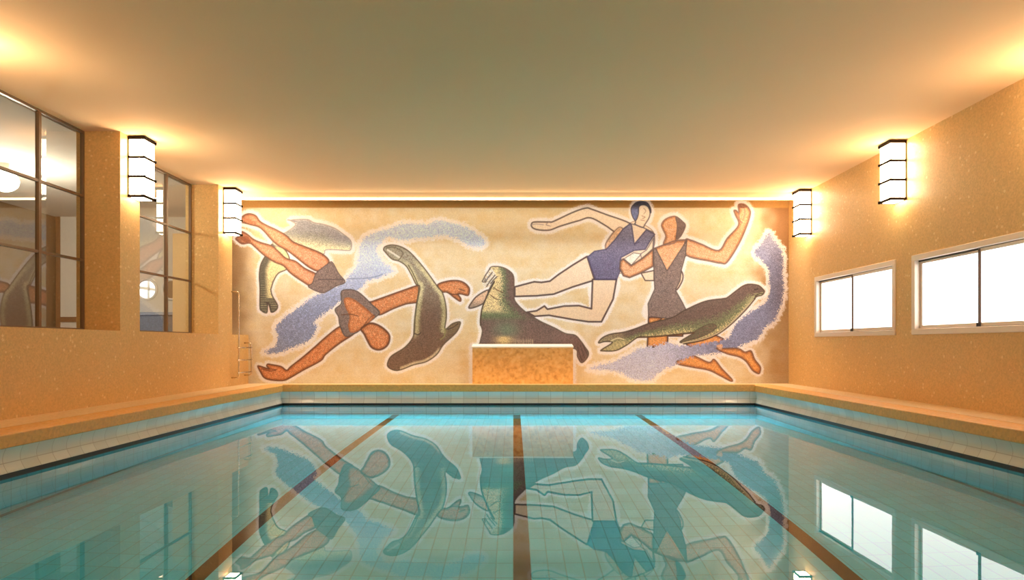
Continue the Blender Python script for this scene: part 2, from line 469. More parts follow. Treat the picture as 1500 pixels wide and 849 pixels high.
# ------------------------------------------------------------------ plinth, ladder
M_trav = mat('ochre_stone', (.50, .30, .11), .45); t = NT(M_trav)
no = t.n('ShaderNodeTexNoise', i_Scale=16.0, i_Detail=6.0, i_Roughness=.62); t.l(t.pos(), no.inputs['Vector'])
c1 = t.ramp(no.outputs[0], [(.30, (.62, .30, .09)), (.50, (.86, .52, .19)), (.70, (.92, .64, .30))])
v2 = t.n('ShaderNodeTexNoise', i_Scale=5.0, i_Detail=4.0); t.l(t.pos(), v2.inputs['Vector'])
t.l(t.mix(t.math('MULTIPLY', t.math('GREATER_THAN', v2.outputs[0], .57), .3), c1, (.60, .30, .09)), t.b.inputs['Base Color'])
M_cap = mat('pale_marble', (.86, .82, .74), .35); t = NT(M_cap)
no = t.n('ShaderNodeTexNoise', i_Scale=7.0, i_Detail=5.0); t.l(t.pos(), no.inputs['Vector'])
t.l(t.mix(no.outputs[0], (.82, .77, .68), (.9, .87, .8)), t.b.inputs['Base Color'])
PY0, PY1 = 10.64, 10.94
k = PY0 / 1000
px0, px1 = (692 - 752) * k, (839.5 - 752) * k
root = thing('stone_plinth', 'low ochre stone block with a pale top at the pool end below the mural', 'plinth', (0, (PY0 + PY1) / 2, -.03))
bm = BM(); add_box(bm, px0, px1, PY0, PY1, -.036, EYE - 5.2 * k); obj('body', bm, M_trav, root, bevel=.004)
bm = BM(); zt = EYE - 5.2 * k
vs = add_box(bm, px0 - .012, px1 + .008, PY0 - .008, PY1 + .01, zt, zt + .020)
for v in vs:
    if v.co.y > PY0 + .1 and v.co.z > zt + .01: v.co.z = EYE + .5 * .0108
obj('top_slab', bm, M_cap, root)

xr = -378 * U; Y1_, Y2_ = 10.335, 10.83
root = thing('wall_ladder', 'slim metal ladder with three rungs on the left wall beside the mural', 'ladder', (xr, (Y1_ + Y2_) / 2, .0))
def rail(y, zt, zb):
    bm = BM(); pts = [(XL, y, zt)]
    for a in range(0, 91, 15):
        a_ = math.radians(a); pts.append((xr - .03 + .03 * math.sin(a_), y, zt - .03 + .03 * math.cos(a_)))
    for a in range(0, 91, 15):
        a_ = math.radians(a); pts.append((xr - .03 + .03 * math.cos(a_), y, zb + .03 - .03 * math.sin(a_)))
    pts.append((XL, y, zb)); add_tube(bm, pts, .0105); o = obj('rail', bm, M_chrome, root)
    for z in (zt, zb):
        bm = BM(); add_tube(bm, [(XL, y, z), (XL + .012, y, z)], .024, 16); obj('wall_flange', bm, M_chrome, o)
rail(Y1_, EYE + 77 * Y1_ / 1000, EYE - 49 * Y1_ / 1000)
rail(Y2_, EYE + 2 * Y2_ / 1000, EYE - 45 * Y2_ / 1000)
for py in (509, 527.6, 546):
    z = EYE + (504 - py) * Y1_ / 1000
    bm = BM(); add_tube(bm, [(xr, Y1_ - .045, z), (xr, Y2_ + .02, z)], .0095); o = obj('rung', bm, M_chrome, root)
    bm = BM(); add_tube(bm, [(xr, Y1_ - .022, z), (xr, Y1_ + .022, z)], .016); obj('clamp', bm, M_bronze, o)

# ------------------------------------------------------------------ things in the side room
gx, gy, gz = -6.5, 8.72, 2.70
root = thing('globe_lamp', 'white glass globe lamp on the ceiling beyond the left window', 'lamp', (gx, gy, gz))
bm = BM(); add_sphere(bm, (gx, gy, gz - .02), .16, sz=.85); obj('globe', bm, mat('opal_glass', (.9, .9, .88), .3, emit=(1, .9, .75), es=5.0), root)
bm = BM(); add_tube(bm, [(gx, gy, gz + .10), (gx, gy, CZ)], .05, 20); obj('ceiling_mount', bm, M_alu, root)
rl = bpy.data.lights.new('room_lamp', 'POINT'); rl.energy = ROOM_W; rl.color = (1, .88, .70); rl.shadow_soft_size = .15
ro = bpy.data.objects.new('room_lamp', rl); COL.objects.link(ro); ro.parent = root; ro.location = (0, 0, -.25)

ky = RY1
root = thing('framed_panel', 'tall pale grey door panel in a brown wooden frame beyond the left window', 'door', (-8.0, ky, 0))
bm = BM(); x0, x1, z0, z1 = -8.28, -7.70, -.05, 2.93 - .02
fw = .07
zt = EYE + (504 - 300) * ky / 1000
add_box(bm, x0, x0 + fw, ky - .05, ky, z0, zt); add_box(bm, x1 - fw, x1, ky - .05, ky, z0, zt)
add_box(bm, x0 + fw, x1 - fw, ky - .05, ky, zt - fw, zt); add_box(bm, x0 + fw, x1 - fw, ky - .05, ky, 1.0, 1.09)
obj('wooden_frame', bm, M_wood, root)
bm = BM(); add_box(bm, x0 + fw, x1 - fw, ky - .025, ky - .005, z0, zt - fw); obj('panel', bm, mat('grey_panel', (.82, .80, .76), .4), root)

M_ring = mat('white_ring', (.82, .80, .78), .35)
M_mir = mat('mirror_glass', (.75, .78, .8), .03, 1.0)
for xx, lab in ((-6.65, 'round white framed mirror seen through the left part of the far window'),
                (-6.19, 'round white framed mirror partly behind the far window bar')):
    zc = EYE + 80 * ky / 1000
    root = thing('round_mirror', lab, 'mirror', (xx, ky, zc))
    bm = BM(); add_torus(bm, (xx, ky - .02, zc), .18, .022); obj('mirror_frame', bm, M_ring, root)
    bm = BM(); add_tube(bm, [(xx, ky - .02, zc), (xx, ky, zc)], .175, 36); obj('mirror_glass', bm, M_mir, root)
root = thing('long_counter', 'slate blue-grey counter seen low in the far left window', 'counter', (-6.5, ky - .35, -.05))
bm = BM(); add_box(bm, -7.1, -5.9, ky - .55, ky - .02, -.05, 1.10); obj('body', bm, mat('slate_fabric', (.15, .17, .22), .6), root, bevel=.01)
bm = BM(); add_box(bm, -7.14, -5.86, ky - .60, ky - .02, 1.10, 1.15); obj('top', bm, mat('slate_top', (.30, .34, .42), .3), root, bevel=.006)
bm = BM(); add_box(bm, -5.74, XG - .08, 11.5, 11.62, -.05, 2.46); struct(obj('side_room_partition', bm, mat('tan_plaster', (.72, .50, .26), .8)))

# ------------------------------------------------------------------ the mosaic mural
X0, X1, Y0, Y1 = 328, 1155, 294, 564          # in photograph pixels on the wall plane
SS = 2
gw, gh = (X1 - X0), (Y1 - Y0)
W, H = gw * SS, gh * SS
xs = X0 + (np.arange(W) + .5) / SS; ysn = Y0 + (np.arange(H) + .5) / SS
GX, GY = np.meshgrid(xs, ysn)
rng = np.random.default_rng(7)

def smooth_noise(step, seed):
    r = np.random.default_rng(seed)
    h, w_ = int(H / step) + 3, int(W / step) + 3
    a = r.random((h, w_)); yy = np.arange(H) / step; xx = np.arange(W) / step
    iy, ix = yy.astype(int), xx.astype(int); fy, fx = (yy - iy)[:, None], (xx - ix)[None, :]
    fy, fx = fy * fy * (3 - 2 * fy), fx * fx * (3 - 2 * fx)
    return (a[iy][:, ix] * (1 - fy) * (1 - fx) + a[iy + 1][:, ix] * fy * (1 - fx)
            + a[iy][:, ix + 1] * (1 - fy) * fx + a[iy + 1][:, ix + 1] * fy * fx)
def cellnoise(seed):
    r = np.random.default_rng(seed).random((gh, gw)); return np.kron(r, np.ones((SS, SS)))
N1, N2, N3 = smooth_noise(26, 1), smooth_noise(9, 2), smooth_noise(4, 3)
NJX, NJY = smooth_noise(5, 4) - .5, smooth_noise(5, 5) - .5
C1, C2, C3 = cellnoise(11), cellnoise(12), cellnoise(13)
NF = smooth_noise(2.6, 8)
STREAK = np.kron(smooth_noise(10, 6)[:, :1], np.ones((1, W)))

def catmull(p, closed=True, n=5):
    p = [np.array(q, float) for q in p]; out = []; m = len(p)
    rngk = range(m if closed else m - 1)
    for i in rngk:
        if closed: a, b, c, d = p[(i - 1) % m], p[i], p[(i + 1) % m], p[(i + 2) % m]
        else: a, b, c, d = p[max(i - 1, 0)], p[i], p[i + 1], p[min(i + 2, m - 1)]
        for k in range(n):
            s = k / n
            out.append(.5 * (2 * b + (c - a) * s + (2 * a - 5 * b + 4 * c - d) * s * s + (3 * b - a - 3 * c + d) * s ** 3))
    if not closed: out.append(p[-1])
    return np.array(out)

def bbox(p, mg):
    x0 = max(int((p[:, 0].min() - mg - X0) * SS), 0); x1 = min(int((p[:, 0].max() + mg - X0) * SS) + 2, W)
    y0 = max(int((p[:, 1].min() - mg - Y0) * SS), 0); y1 = min(int((p[:, 1].max() + mg - Y0) * SS) + 2, H)
    return slice(y0, y1), slice(x0, x1)

def inside(p, gx, gy):
    r = np.zeros(gx.shape, bool); n = len(p)
    for i in range(n):
        (xa, ya), (xb, yb) = p[i], p[(i + 1) % n]
        if ya == yb: continue
        c = ((ya > gy) != (yb > gy)) & (gx < (xb - xa) * (gy - ya) / (yb - ya) + xa); r ^= c
    return r

def dist(p, gx, gy, closed=True):
    d = np.full(gx.shape, 1e9); n = len(p)
    for i in range(n if closed else n - 1):
        a, b = p[i], p[(i + 1) % n]; v = b - a; L = v @ v
        if L < 1e-9: continue
        s = np.clip(((gx - a[0]) * v[0] + (gy - a[1]) * v[1]) / L, 0, 1)
        d = np.minimum(d, (gx - a[0] - s * v[0]) ** 2 + (gy - a[1] - s * v[1]) ** 2)
    return np.sqrt(d)

def sm(a, b, x):
    t_ = np.clip((x - a) / (b - a), 0, 1); return t_ * t_ * (3 - 2 * t_)
def rgb(c): return np.array(c, float)
def lerp(a, b, f): return a + (b - a) * f[..., None]

IMG = np.zeros((H, W, 3)); ID = np.zeros((H, W), int)
NAMES = [('background', None, 'golden cream mosaic ground', None)]
def new_id(name, parent, label):
    NAMES.append((name, parent, label, None)); return len(NAMES) - 1

# ground: pale cream with faint rows of warmer stones
bg = lerp(rgb((231, 204, 156)), rgb((224, 186, 122)), np.clip(N1 * .9 + STREAK * .35 - .25, 0, 1))
bg = lerp(bg, np.broadcast_to(rgb((238, 214, 178)), bg.shape), np.clip(C1 * .35 + N2 * .3 - .15, 0, 1))
edge = np.maximum(sm(1098, 1150, GX + N1 * 16) * (1 - .55 * sm(370, 520, GY)), sm(390, 345, GX + N1 * 14) * .85 * (1 - sm(440, 540, GY) * .6))
bg = lerp(bg, np.broadcast_to(rgb((140, 92, 46)), bg.shape), edge)                     # deeper gold stones towards the two ends, darkened further to offset lamp glow
bg = lerp(bg, np.broadcast_to(rgb((176, 124, 58)), bg.shape), 1 - sm(303.5, 305, GY))      # shade below the ceiling, painted as darker gold along the top
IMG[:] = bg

HALO = rgb((250, 232, 212))
LINE = rgb((88, 66, 56))

def halo(p, wd, col=HALO, strength=.82, jit=0.0, soft=True):
    sy, sx = bbox(p, wd + 3); gx, gy = GX[sy, sx] + jit * NJX[sy, sx], GY[sy, sx] + jit * NJY[sy, sx]
    d = dist(p, gx, gy); d[inside(p, gx, gy)] = 0
    d = d + (C2[sy, sx] - .5) * 2.2
    f = (1 - sm(wd * .55, wd, d)) * strength
    IMG[sy, sx] = lerp(IMG[sy, sx], np.broadcast_to(col, IMG[sy, sx].shape), f)

def fill(pts, idn, colf, line=0.0, lc=None, curve=True, jit=0.0, cellj=0.0, closed=True, la=.9, tex=None):
    if colf is globals().get('pale'): tex = .10
    p = catmull(pts) if curve else np.array(pts, float)
    sy, sx = bbox(p, 4)
    gx = GX[sy, sx] + jit * NJX[sy, sx] + cellj * (C2[sy, sx] - .5); gy = GY[sy, sx] + jit * NJY[sy, sx] + cellj * (C3[sy, sx] - .5)
    ins = inside(p, gx, gy); d = dist(p, gx, gy)
    col = colf(gx, gy, d, sy, sx) if callable(colf) else np.broadcast_to(rgb(colf), IMG[sy, sx].shape)
    col = col * (1 + ((C1 * .55 + NF * .45)[sy, sx][..., None] - .5) * (.34 if tex is None else tex))
    sub = IMG[sy, sx]; sub[ins] = col[ins]; IMG[sy, sx] = sub
    i_ = ID[sy, sx]; i_[ins] = idn
    if line:
        lc = LINE if lc is None else lc
        f = np.clip((line - d) / .7 + .5, 0, 1) * la
        IMG[sy, sx] = lerp(IMG[sy, sx], np.broadcast_to(rgb(lc), sub.shape), f)
        i_[(d < line)] = idn
    ID[sy, sx] = i_
    return p

def stroke(pts, wd, col=LINE, curve=True, idn=None, a=.9):
    p = catmull(pts, False) if curve else np.array(pts, float)
    sy, sx = bbox(p, wd + 3); d = dist(p, GX[sy, sx], GY[sy, sx], False)
    f = np.clip((wd - d) / .7 + .5, 0, 1) * a
    IMG[sy, sx] = lerp(IMG[sy, sx], np.broadcast_to(rgb(col), IMG[sy, sx].shape), f)
    if idn is not None:
        i_ = ID[sy, sx]; i_[d < wd] = idn; ID[sy, sx] = i_

# ---- outlines traced from the photograph (pixels)
WAVE1A = [(500,416),(510,405),(523,389),(527,363),(532,351),(546,342),(571,335),(585,329),(606,327),(624,329),(631,326),(647,323),(662,327),(684,333),(696,342),(707,349),(711,356),(703,361),(685,358),(675,351),(655,345),(640,345),(632,346),(609,349),(594,351),(578,349),(569,345),(562,351),(551,365),(553,372),(562,384),(576,395),(571,400),(553,407),(537,412),(530,421),(512,432),(500,440),(493,446),(482,454),(470,462),(460,471),(464,478),(461,487),(452,499),(426,510),(405,517),(387,516),(401,508),(408,494),(403,483),(415,466),(429,457),(447,443),(461,434),(474,428),(486,421)]
WAVE2 = [(1126.6,341),(1134,352),(1144,365),(1147,379),(1147,404),(1148,421),(1146,438),(1141,455),(1134,469),(1120,480),(1111,494),(1093,503),(1079,508),(1063,515),(1051,517),(1033,519),(1015,521),(998,529),(991,533),(973,540),(959,551),(952,557),(927,555),(913,547),(895,542),(863,540),(878,535),(902,529),(920,519),(938,510),(959,508),(980,503),(998,507),(1007,505),(1033,503),(1051,499),(1068,494),(1072,485),(1082,469),(1102,455),(1121,443),(1127,429),(1127,421),(1126,395),(1118,384),(1105,370),(1114,358),(1121,347)]
DOLPH_UP = [(426,323),(433,321.5),(451,321.5),(460,326),(474,328.6),(490,334),(504,343.6),(512.6,350.7),(515.2,357.7),(513.5,365.7),(507,366.6),(493,365.7),(477,366),(474,372),(455,372),(430,365),(415,363),(400,357),(404,347),(419,340),(429.5,333),(433,327.7)]
DOLPH_TAIL = [(400,357),(415,363),(424,378),(421,393),(408,400),(401,411),(397.7,421),(397,425),(399.5,434),(406.6,446.5),(404.8,453.6),(397.7,457),(396,448),(392.4,443),(391.6,456),(389,458),(383.6,455),(381,450),(381,423),(380,404),(382,388),(388,376),(394,366)]
LEG_UP = [(352,321.5),(358,315),(366,313),(375,316),(381,324),(391,330),(405,336.5),(419,344.5),(429.5,354),(444,360),(461,366.6),(474,373),(482,382),(478,392),(466.6,397),(454,392),(440,381.6),(424,369),(408,359.5),(398,351),(382,334),(366,328.6),(353.6,325)]
LEG_LO = [(345.6,349),(352,344.5),(353.6,339),(362,342.7),(371,350),(382,355),(398,360),(408,368),(419,378),(433,382.5),(447,393),(465,402),(468,410),(459,420),(444,412.5),(426,400),(415,388.7),(403,384),(387,373.6),(373,361),(366,356),(355,357),(348,352.4)]
TRUNK = [(452,420),(458,414),(462,402),(468,395.5),(481,386),(487,384),(496,400),(505.5,413),(492,419),(482,425),(471,428.5)]
TORSO = [(500,427),(510,424),(522,426),(533,434),(545,446),(556,457),(548,466),(536,475),(529,482),(520,488),(506,492),(498,476),(496,464),(491,453),(500,444)]
TORSO_SKIN = [(504,437),(514,436),(526,443),(545,459),(548,465),(529,482),(514,487),(510,476),(512,463),(506,450)]
ARM_R = [(540,443),(546,441),(571,432),(595,423.5),(608,419),(616,418),(616,440),(595,445),(576,452),(556,461),(548,455)]
HAND_R = [(641,417),(655.5,411.6),(670,410.7),(680,414),(687,421),(687.5,428),(685,432.5),(677,430.6),(671,430.6),(675,437),(674,441),(666,436),(655.5,428),(646,427)]
HEADM = [(529,482),(535,476.5),(544,473),(555,476.5),(565,483.6),(570.7,492),(569,503),(562,510),(553,512),(544,508),(538,498),(533.6,489)]
ARM_L = [(498,478),(479,492),(461,508),(444,522.5),(426,536.6),(420,542),(412,536.6),(399.5,534),(392.4,533),(391,536),(394,540),(380,535.7),(378,537),(382,545),(387,552.5),(396,556),(415,557),(426,552.5),(444,542),(470,528),(477,519),(497,503),(520,487),(510,480)]
SEAL2 = [(562,365),(564.5,361),(574,358.6),(586.6,361),(599,368),(613,382.5),(627,400),(641,419.6),(648.4,429),(653,446.5),(654,464),(652,481.8),(662.5,474),(673,471),(674,475),(668,487),(650,504),(639.6,519),(624,529.5),(606,534),(588,541),(578,542),(569,537.5),(568,531),(574,520.7),(593.6,508),(606,491),(608,466),(611,443),(615,420),(609.5,416),(602.5,402),(595,389.5),(585,382.5),(574,379),(563.6,368)]
SEAL3 = [(718,392),(726,390),(738,392),(748,398),(752.4,405),(753,418),(753,436),(757.7,445),(768,455),(781,464),(793,471),(812.5,480),(828,488),(842.5,490.7),(851,499.5),(857,508),(862,516),(860,524),(852,531),(846,522.5),(841,510),(800,512),(703,512),(703,502),(706.5,485),(704,475),(704,466),(706.5,450),(715,429),(719,420),(722,412),(716,402)]
FLIP3 = [(687,451),(690.6,443),(699.4,433),(715,424.5),(713,434),(709,443),(698,449)]
SEAL4 = [(877,500.4),(883,494),(895,489),(913,486.3),(931,481),(952,473),(984,465),(1004,453.6),(1033,441),(1060,437),(1066,435),(1079,425),(1088,418.7),(1097,416),(1110.7,417.8),(1118,424),(1119.6,427),(1116,432),(1107,435),(1095,448),(1068,475),(1047,489),(1028,496),(1006.5,501),(996,500.5),(1011,490.7),(1019,486.3),(994,489),(969.5,491.6),(948,493),(934,494),(918,505),(902,513),(883,513.6),(881,512),(897,501.5),(886,500),(878,502)]
W1_ARM = [(779,327),(784,325),(804,325),(811,324),(839,311),(858,304.7),(867,306.5),(886.5,313.6),(922,326.8),(915,334),(904,341),(886.5,330),(865,319),(848,323),(821,331),(804,337),(786,336),(779,332)]
W1_BODY = [(906,333),(922,326.8),(931,324),(947,331),(958,342),(957,364),(940,380),(925,388),(905,400),(890,366),(886.5,358),(895,343.6)]
W1_SUIT = [(923.6,327),(913,335),(901,350.7),(888,365),(870.6,368),(861,376),(872.4,409),(903.3,409),(908,397),(909.5,377),(929,366.6),(945,365),(952,353),(959,343),(946.6,336.5),(929,357.7),(925.4,331)]
W1_HEAD = [(931,325),(927,312),(930,300),(939,296),(948,299),(952,308),(951,318),(945,328),(941,333),(930,328)]
W1_HAIR = [(924.5,305),(931,297),(939.5,295),(948,297),(953,305),(953,312),(949,303),(942,300),(936,303),(935,314),(931,323),(926,316)]
W1_LEG1 = [(860,375.4),(839,388),(818,402),(805.5,411.6),(793,413.4),(782.5,412.5),(754,420),(754,434),(786,433),(811,430.6),(839,420),(871,410)]
W1_LEG2 = [(868,409),(866.4,452),(848,447.4),(826.6,448),(802,452.7),(797.5,448),(786,455),(772,457),(783,463),(804,461.5),(839,467.7),(862,471),(881,471),(898,438),(903,409)]
W2_FACE = [(968.7,329.5),(973,322),(982,317.5),(990.7,317.5),(996,331),(991,347),(989,355),(972,358),(975,346),(971,336.5)]
W2_HAIR = [(990,317.3),(999.6,324),(1004,331),(997,346),(990.7,349),(992,331)]
W2_CHEST = [(957,365),(972,358),(990,353),(1006,351.5),(1006,374),(990,385),(977,400),(963,385)]
W2_SUIT = [(957,363),(961,364.5),(977,396.6),(1006,352),(1004,373.6),(998,395),(996,411),(990,423),(990,426),(999.6,443),(1005,454),(1005,468),(950,464),(949.2,444.7),(959,423.5),(958,404)]
W2_HIP = [(950,462),(1000,462),(1000,492),(978,492),(978,508),(948,508)]
W2_ARML = [(957,365),(939.5,379),(924.5,388.7),(913,379),(908.6,382.5),(907.7,393),(913,403.7),(922,406.4),(938,400),(957,389.5)]
W2_ARMR = [(1004,351.6),(1012,351.6),(1028,357.7),(1052.4,366.6),(1065,349),(1081.6,329.5),(1077,315),(1075,308.5),(1078,308),(1082,311),(1081.6,300),(1089.5,299),(1096.6,304.7),(1099,313.6),(1093,333),(1081,359.5),(1065,384),(1056,385.5),(1040,382.5),(1005,373.6)]
W2_KNEE = [(1004,503),(1030,495),(1047,490),(1060,496),(1050,506),(1010,508)]
W2_CALF1 = [(990.6,532),(1000,524),(1013.6,519.8),(1038,530.4),(1046,526),(1057.7,540),(1072,555),(1070,557.8),(1056,550.7),(1038,542),(1013.6,537.5)]
W2_CALF2 = [(1049,510),(1060,510),(1081,510),(1091,515.4),(1100,513.6),(1105.4,526),(1113.4,536.6),(1113.4,543.7),(1110.7,547),(1102,542),(1093,529.5),(1082.5,522.5),(1065,518)]

c_ = lambda pts: catmull(pts)
# halos of pale stones, first around everything
for p, wd in ((WAVE1A, 8), (WAVE2, 8)): halo(c_(p), wd, strength=.75, jit=4)
for p, wd in ((DOLPH_UP, 8), (DOLPH_TAIL, 6.5), (LEG_UP, 8), (LEG_LO, 6), (HEADM, 6), (ARM_L, 7), (ARM_R, 6), (HAND_R, 7), (TORSO, 6),
              (SEAL2, 6.5), (SEAL3, 7), (FLIP3, 6), (SEAL4, 7), (W1_ARM, 8), (W1_BODY, 7), (W1_HEAD, 8), (W1_LEG1, 6), (W1_LEG2, 6),
              (W2_FACE, 8), (W2_HAIR, 8), (W2_SUIT, 7), (W2_ARML, 7), (W2_ARMR, 8), (W2_CALF1, 6), (W2_CALF2, 6)):
    halo(c_(p), wd)
halo(np.array([(693, 508), (838, 508), (838, 566), (693, 566)], float), 8)

# waves
id_w1 = new_id('wave', None, 'blue wave ribbon curling past the diving man')
id_w2 = new_id('wave', None, 'grey-violet wave ribbon at the right edge')
def wave1(x, y, d, sy, sx):
    f = sm(372, 470, y); c = lerp(np.broadcast_to(rgb((200, 204, 216)), x.shape + (3,)), rgb((136, 140, 160)), f)
    return lerp(c, rgb((214, 214, 224)), np.clip(C3[sy, sx] * .5 + N3[sy, sx] * .4 - .42, 0, 1))
def wave2(x, y, d, sy, sx):
    c = lerp(np.broadcast_to(rgb((134, 132, 148)), x.shape + (3,)), rgb((112, 106, 116)), sm(345, 380, y) * sm(1112, 1140, x))
    c = lerp(c, rgb((132, 130, 148)), sm(430, 480, y)); c = lerp(c, rgb((194, 188, 198)), sm(1060, 960, x))
    return lerp(c, rgb((204, 200, 214)), np.clip(C3[sy, sx] * .5 + N3[sy, sx] * .4 - .5, 0, 1))
fill(WAVE1A, id_w1, wave1, jit=2.5, cellj=4.5)
fill(WAVE2, id_w2, wave2, jit=2.5, cellj=4.5)
stroke([(509, 408), (540, 407), (560, 402)], .8, (120, 128, 150), a=.6)

# dolphin
id_d = new_id('dolphin', None, 'pale grey dolphin leaping behind the diving man')
def dolph_up(x, y, d, sy, sx):
    belly = 338 + (x - 430) * .10
    f = sm(belly + 1, belly + 20, y)
    c = lerp(np.broadcast_to(rgb((158, 154, 150)), x.shape + (3,)), rgb((236, 222, 172)), f)
    c = lerp(c, rgb((150, 150, 118)), (1 - sm(5, 14, np.abs(y - belly - 9))) * .35 * (C3[sy, sx] > .35))
    c = lerp(c, rgb((158, 150, 152)), sm(470, 500, x) * (1 - f) * .7)
    return lerp(c, rgb((222, 212, 190)), (1 - sm(0, 4, d)) * (y < belly) * .5)
def dolph_tail(x, y, d, sy, sx):
    mid = 389 + (y - 400) * .03 + np.clip(395 - y, 0, 40) * .45
    f = sm(mid - 3, mid + 5, x)
    c = lerp(np.broadcast_to(rgb((104, 96, 78)), x.shape + (3,)), rgb((232, 210, 146)), f * (y < 436))
    return lerp(c, rgb((196, 184, 136)), (np.sin(y * 1.9) > .55) * .55 * sm(398, 430, y))
fill(DOLPH_TAIL, id_d, dolph_tail, .9, (84, 74, 62))
fill(DOLPH_UP, id_d, dolph_up, .7, (150, 136, 128), la=.8)
stroke([(390, 443), (394, 446), (397, 456)], 1.0, (84, 74, 62)); stroke([(422, 322), (433, 324)], 1, (150, 140, 136))

# diving man
id_m = new_id('diver', None, 'orange skinned diving man seen from above')
id_mh = new_id('hand', id_m, 'orange right hand beyond the seal')
id_mt = new_id('swimming_trunks', id_m, 'dark grey-brown trunks')
id_ms = new_id('swimsuit_top', id_m, 'dark grey-brown suit back')
def skin_m(a, b):
    def f(x, y, d, sy, sx):
        c = lerp(np.broadcast_to(rgb(a), x.shape + (3,)), rgb(b), np.clip(C3[sy, sx] * .8 + N3[sy, sx] * .5 - .35, 0, 1))
        return lerp(c, rgb((150, 84, 48)), (1 - sm(1.0, 4.2, d)) * .65)
    return f
halo_l = skin_m((214, 140, 96), (236, 178, 134))
def legs(x, y, d, sy, sx):
    c = halo_l(x, y, d, sy, sx); return lerp(c, rgb((122, 70, 44)), (1 - sm(350, 372, x)) * .55)
fill(LEG_LO, id_m, legs, 1.0, (112, 72, 54)); fill(LEG_UP, id_m, legs, 1.0, (112, 72, 54))
fill([(355, 321), (364, 320), (376, 327), (366, 327.5)], id_m, (196, 120, 80)); fill([(352, 348), (362, 346), (368, 354), (358, 354)], id_m, (150, 86, 54))
def suit(x, y, d, sy, sx):
    c = lerp(np.broadcast_to(rgb((140, 118, 104)), x.shape + (3,)), rgb((114, 94, 84)), np.clip(C3[sy, sx] + N3[sy, sx] * .6 - .5, 0, 1))
    return lerp(c, rgb((164, 134, 112)), (C2[sy, sx] > .86) * .5)
fill(TRUNK, id_mt, suit, .7, (96, 78, 70)); stroke([(466, 409), (484, 409), (503, 409)], .6, (84, 70, 70))
sk = skin_m((206, 122, 72), (238, 172, 118))
fill(ARM_L, id_m, sk, 1.0, (104, 66, 48)); fill(ARM_R, id_m, sk, 1.0, (104, 66, 48)); fill(HAND_R, id_mh, sk, 1.0, (104, 66, 48))
fill(TORSO, id_ms, suit, .8, (92, 80, 72)); fill(TORSO_SKIN, id_m, sk)
fill(HEADM, id_m, sk, 1.3, (104, 66, 48))
stroke([(500, 461), (514, 460), (525, 463)], .7, (110, 70, 50)); stroke([(384, 540), (395, 543), (404, 542)], .7, (120, 74, 52)); stroke([(394, 540), (405, 541)], .6, (120, 74, 52))
stroke([(532, 478), (541, 466), (549, 461)], .8, (110, 70, 50), a=.6)
stroke([(655, 428), (664, 431), (672, 431)], .8, (104, 66, 48)); stroke([(672, 423), (681, 426)], .7, (104, 66, 48))

# diving seal in the middle
id_s2 = new_id('seal', None, 'slender brown seal diving head down')
def seal2(x, y, d, sy, sx):
    c = lerp(np.broadcast_to(rgb((164, 152, 124)), x.shape + (3,)), rgb((126, 98, 78)), sm(385, 470, y))
    c = lerp(c, rgb((112, 84, 62)), np.clip(C3[sy, sx] + N3[sy, sx] * .5 - .7, 0, 1))
    rim = (1 - sm(4.0, 8.5, d + (C2[sy, sx] - .5) * 3)) * (1 - sm(484, 500, y)) * (1 - sm(650, 656, x))
    c = lerp(c, rgb((222, 204, 148)), rim * .85 * sm(372, 395, y))
    c = lerp(c, rgb((138, 128, 82)), (1 - sm(5, 12, d)) * sm(430, 450, y) * (1 - sm(480, 500, y)) * .35)
    low = (1 - sm(2.5, 5.5, d)) * sm(506, 514, y) * (x > 586) * (y > 1.0 * (540 - (x - 580) * .62) - 14)
    return lerp(c, rgb((226, 202, 156)), low * .8)
fill(SEAL2, id_s2, seal2, .9, (92, 78, 60))
stroke([(568, 366), (576, 371), (585, 377)], 1.4, (232, 214, 184)); stroke([(566, 363), (578, 362), (590, 370), (584, 381)], .8, (110, 98, 78))
stroke([(606, 490), (607, 470), (610, 445), (613, 422), (606, 402), (598, 388)], .8, (96, 84, 62))
stroke([(652, 481), (651, 492), (645, 497)], .9, (150, 140, 84)); stroke([(607, 488), (613, 490), (616, 487)], .8, (80, 66, 54))
stroke([(656, 482), (664, 479), (671, 474)], .7, (78, 62, 52))

# pale woman swimmer
id_p = new_id('swimmer', None, 'pale skinned swimming woman in a blue suit')
id_ph = new_id('hand', id_p, 'pale hand round the tanned woman')
id_ps = new_id('swimsuit', id_p, 'violet-blue bathing suit')
id_pc = new_id('hair', id_p, 'dark blue bobbed hair')
def pale(x, y, d, sy, sx):
    return lerp(np.broadcast_to(rgb((242, 214, 178)), x.shape + (3,)), rgb((236, 198, 152)), np.clip(sm(350, 460, y) * .8 + C3[sy, sx] * .3 - .1, 0, 1))
K = 1.25
LINE = rgb((74, 54, 50))
fill(W1_LEG1, id_p, pale, K, curve=False); fill(W1_LEG2, id_p, pale, K, curve=False)
fill(W1_BODY, id_p, pale, .5, (150, 120, 100)); fill(W1_ARM, id_p, pale, 1.1, (92, 76, 70))
stroke([(779, 329), (786, 328), (796, 329)], .6, (170, 150, 140)); stroke([(804, 325), (800, 329), (806, 331)], .6, (150, 130, 120))
def bsuit(x, y, d, sy, sx):
    c = lerp(np.broadcast_to(rgb((130, 122, 138)), x.shape + (3,)), rgb((102, 92, 110)), np.clip(sm(350, 400, y) * .7 + C3[sy, sx] * .7 - .35, 0, 1))
    return c
fill([(906, 333), (896, 344), (887, 358), (889, 365), (902, 350), (912, 336)], id_p, (222, 176, 132), .7, (130, 106, 92))
fill(W1_SUIT, id_ps, bsuit, .9, (84, 76, 96), curve=False)
stroke([(872, 409), (903, 409)], 1.1, (70, 62, 80)); stroke([(929, 358), (936, 354)], .7, (90, 80, 100))
fill(W1_HEAD, id_p, pale, .9, (96, 84, 86))
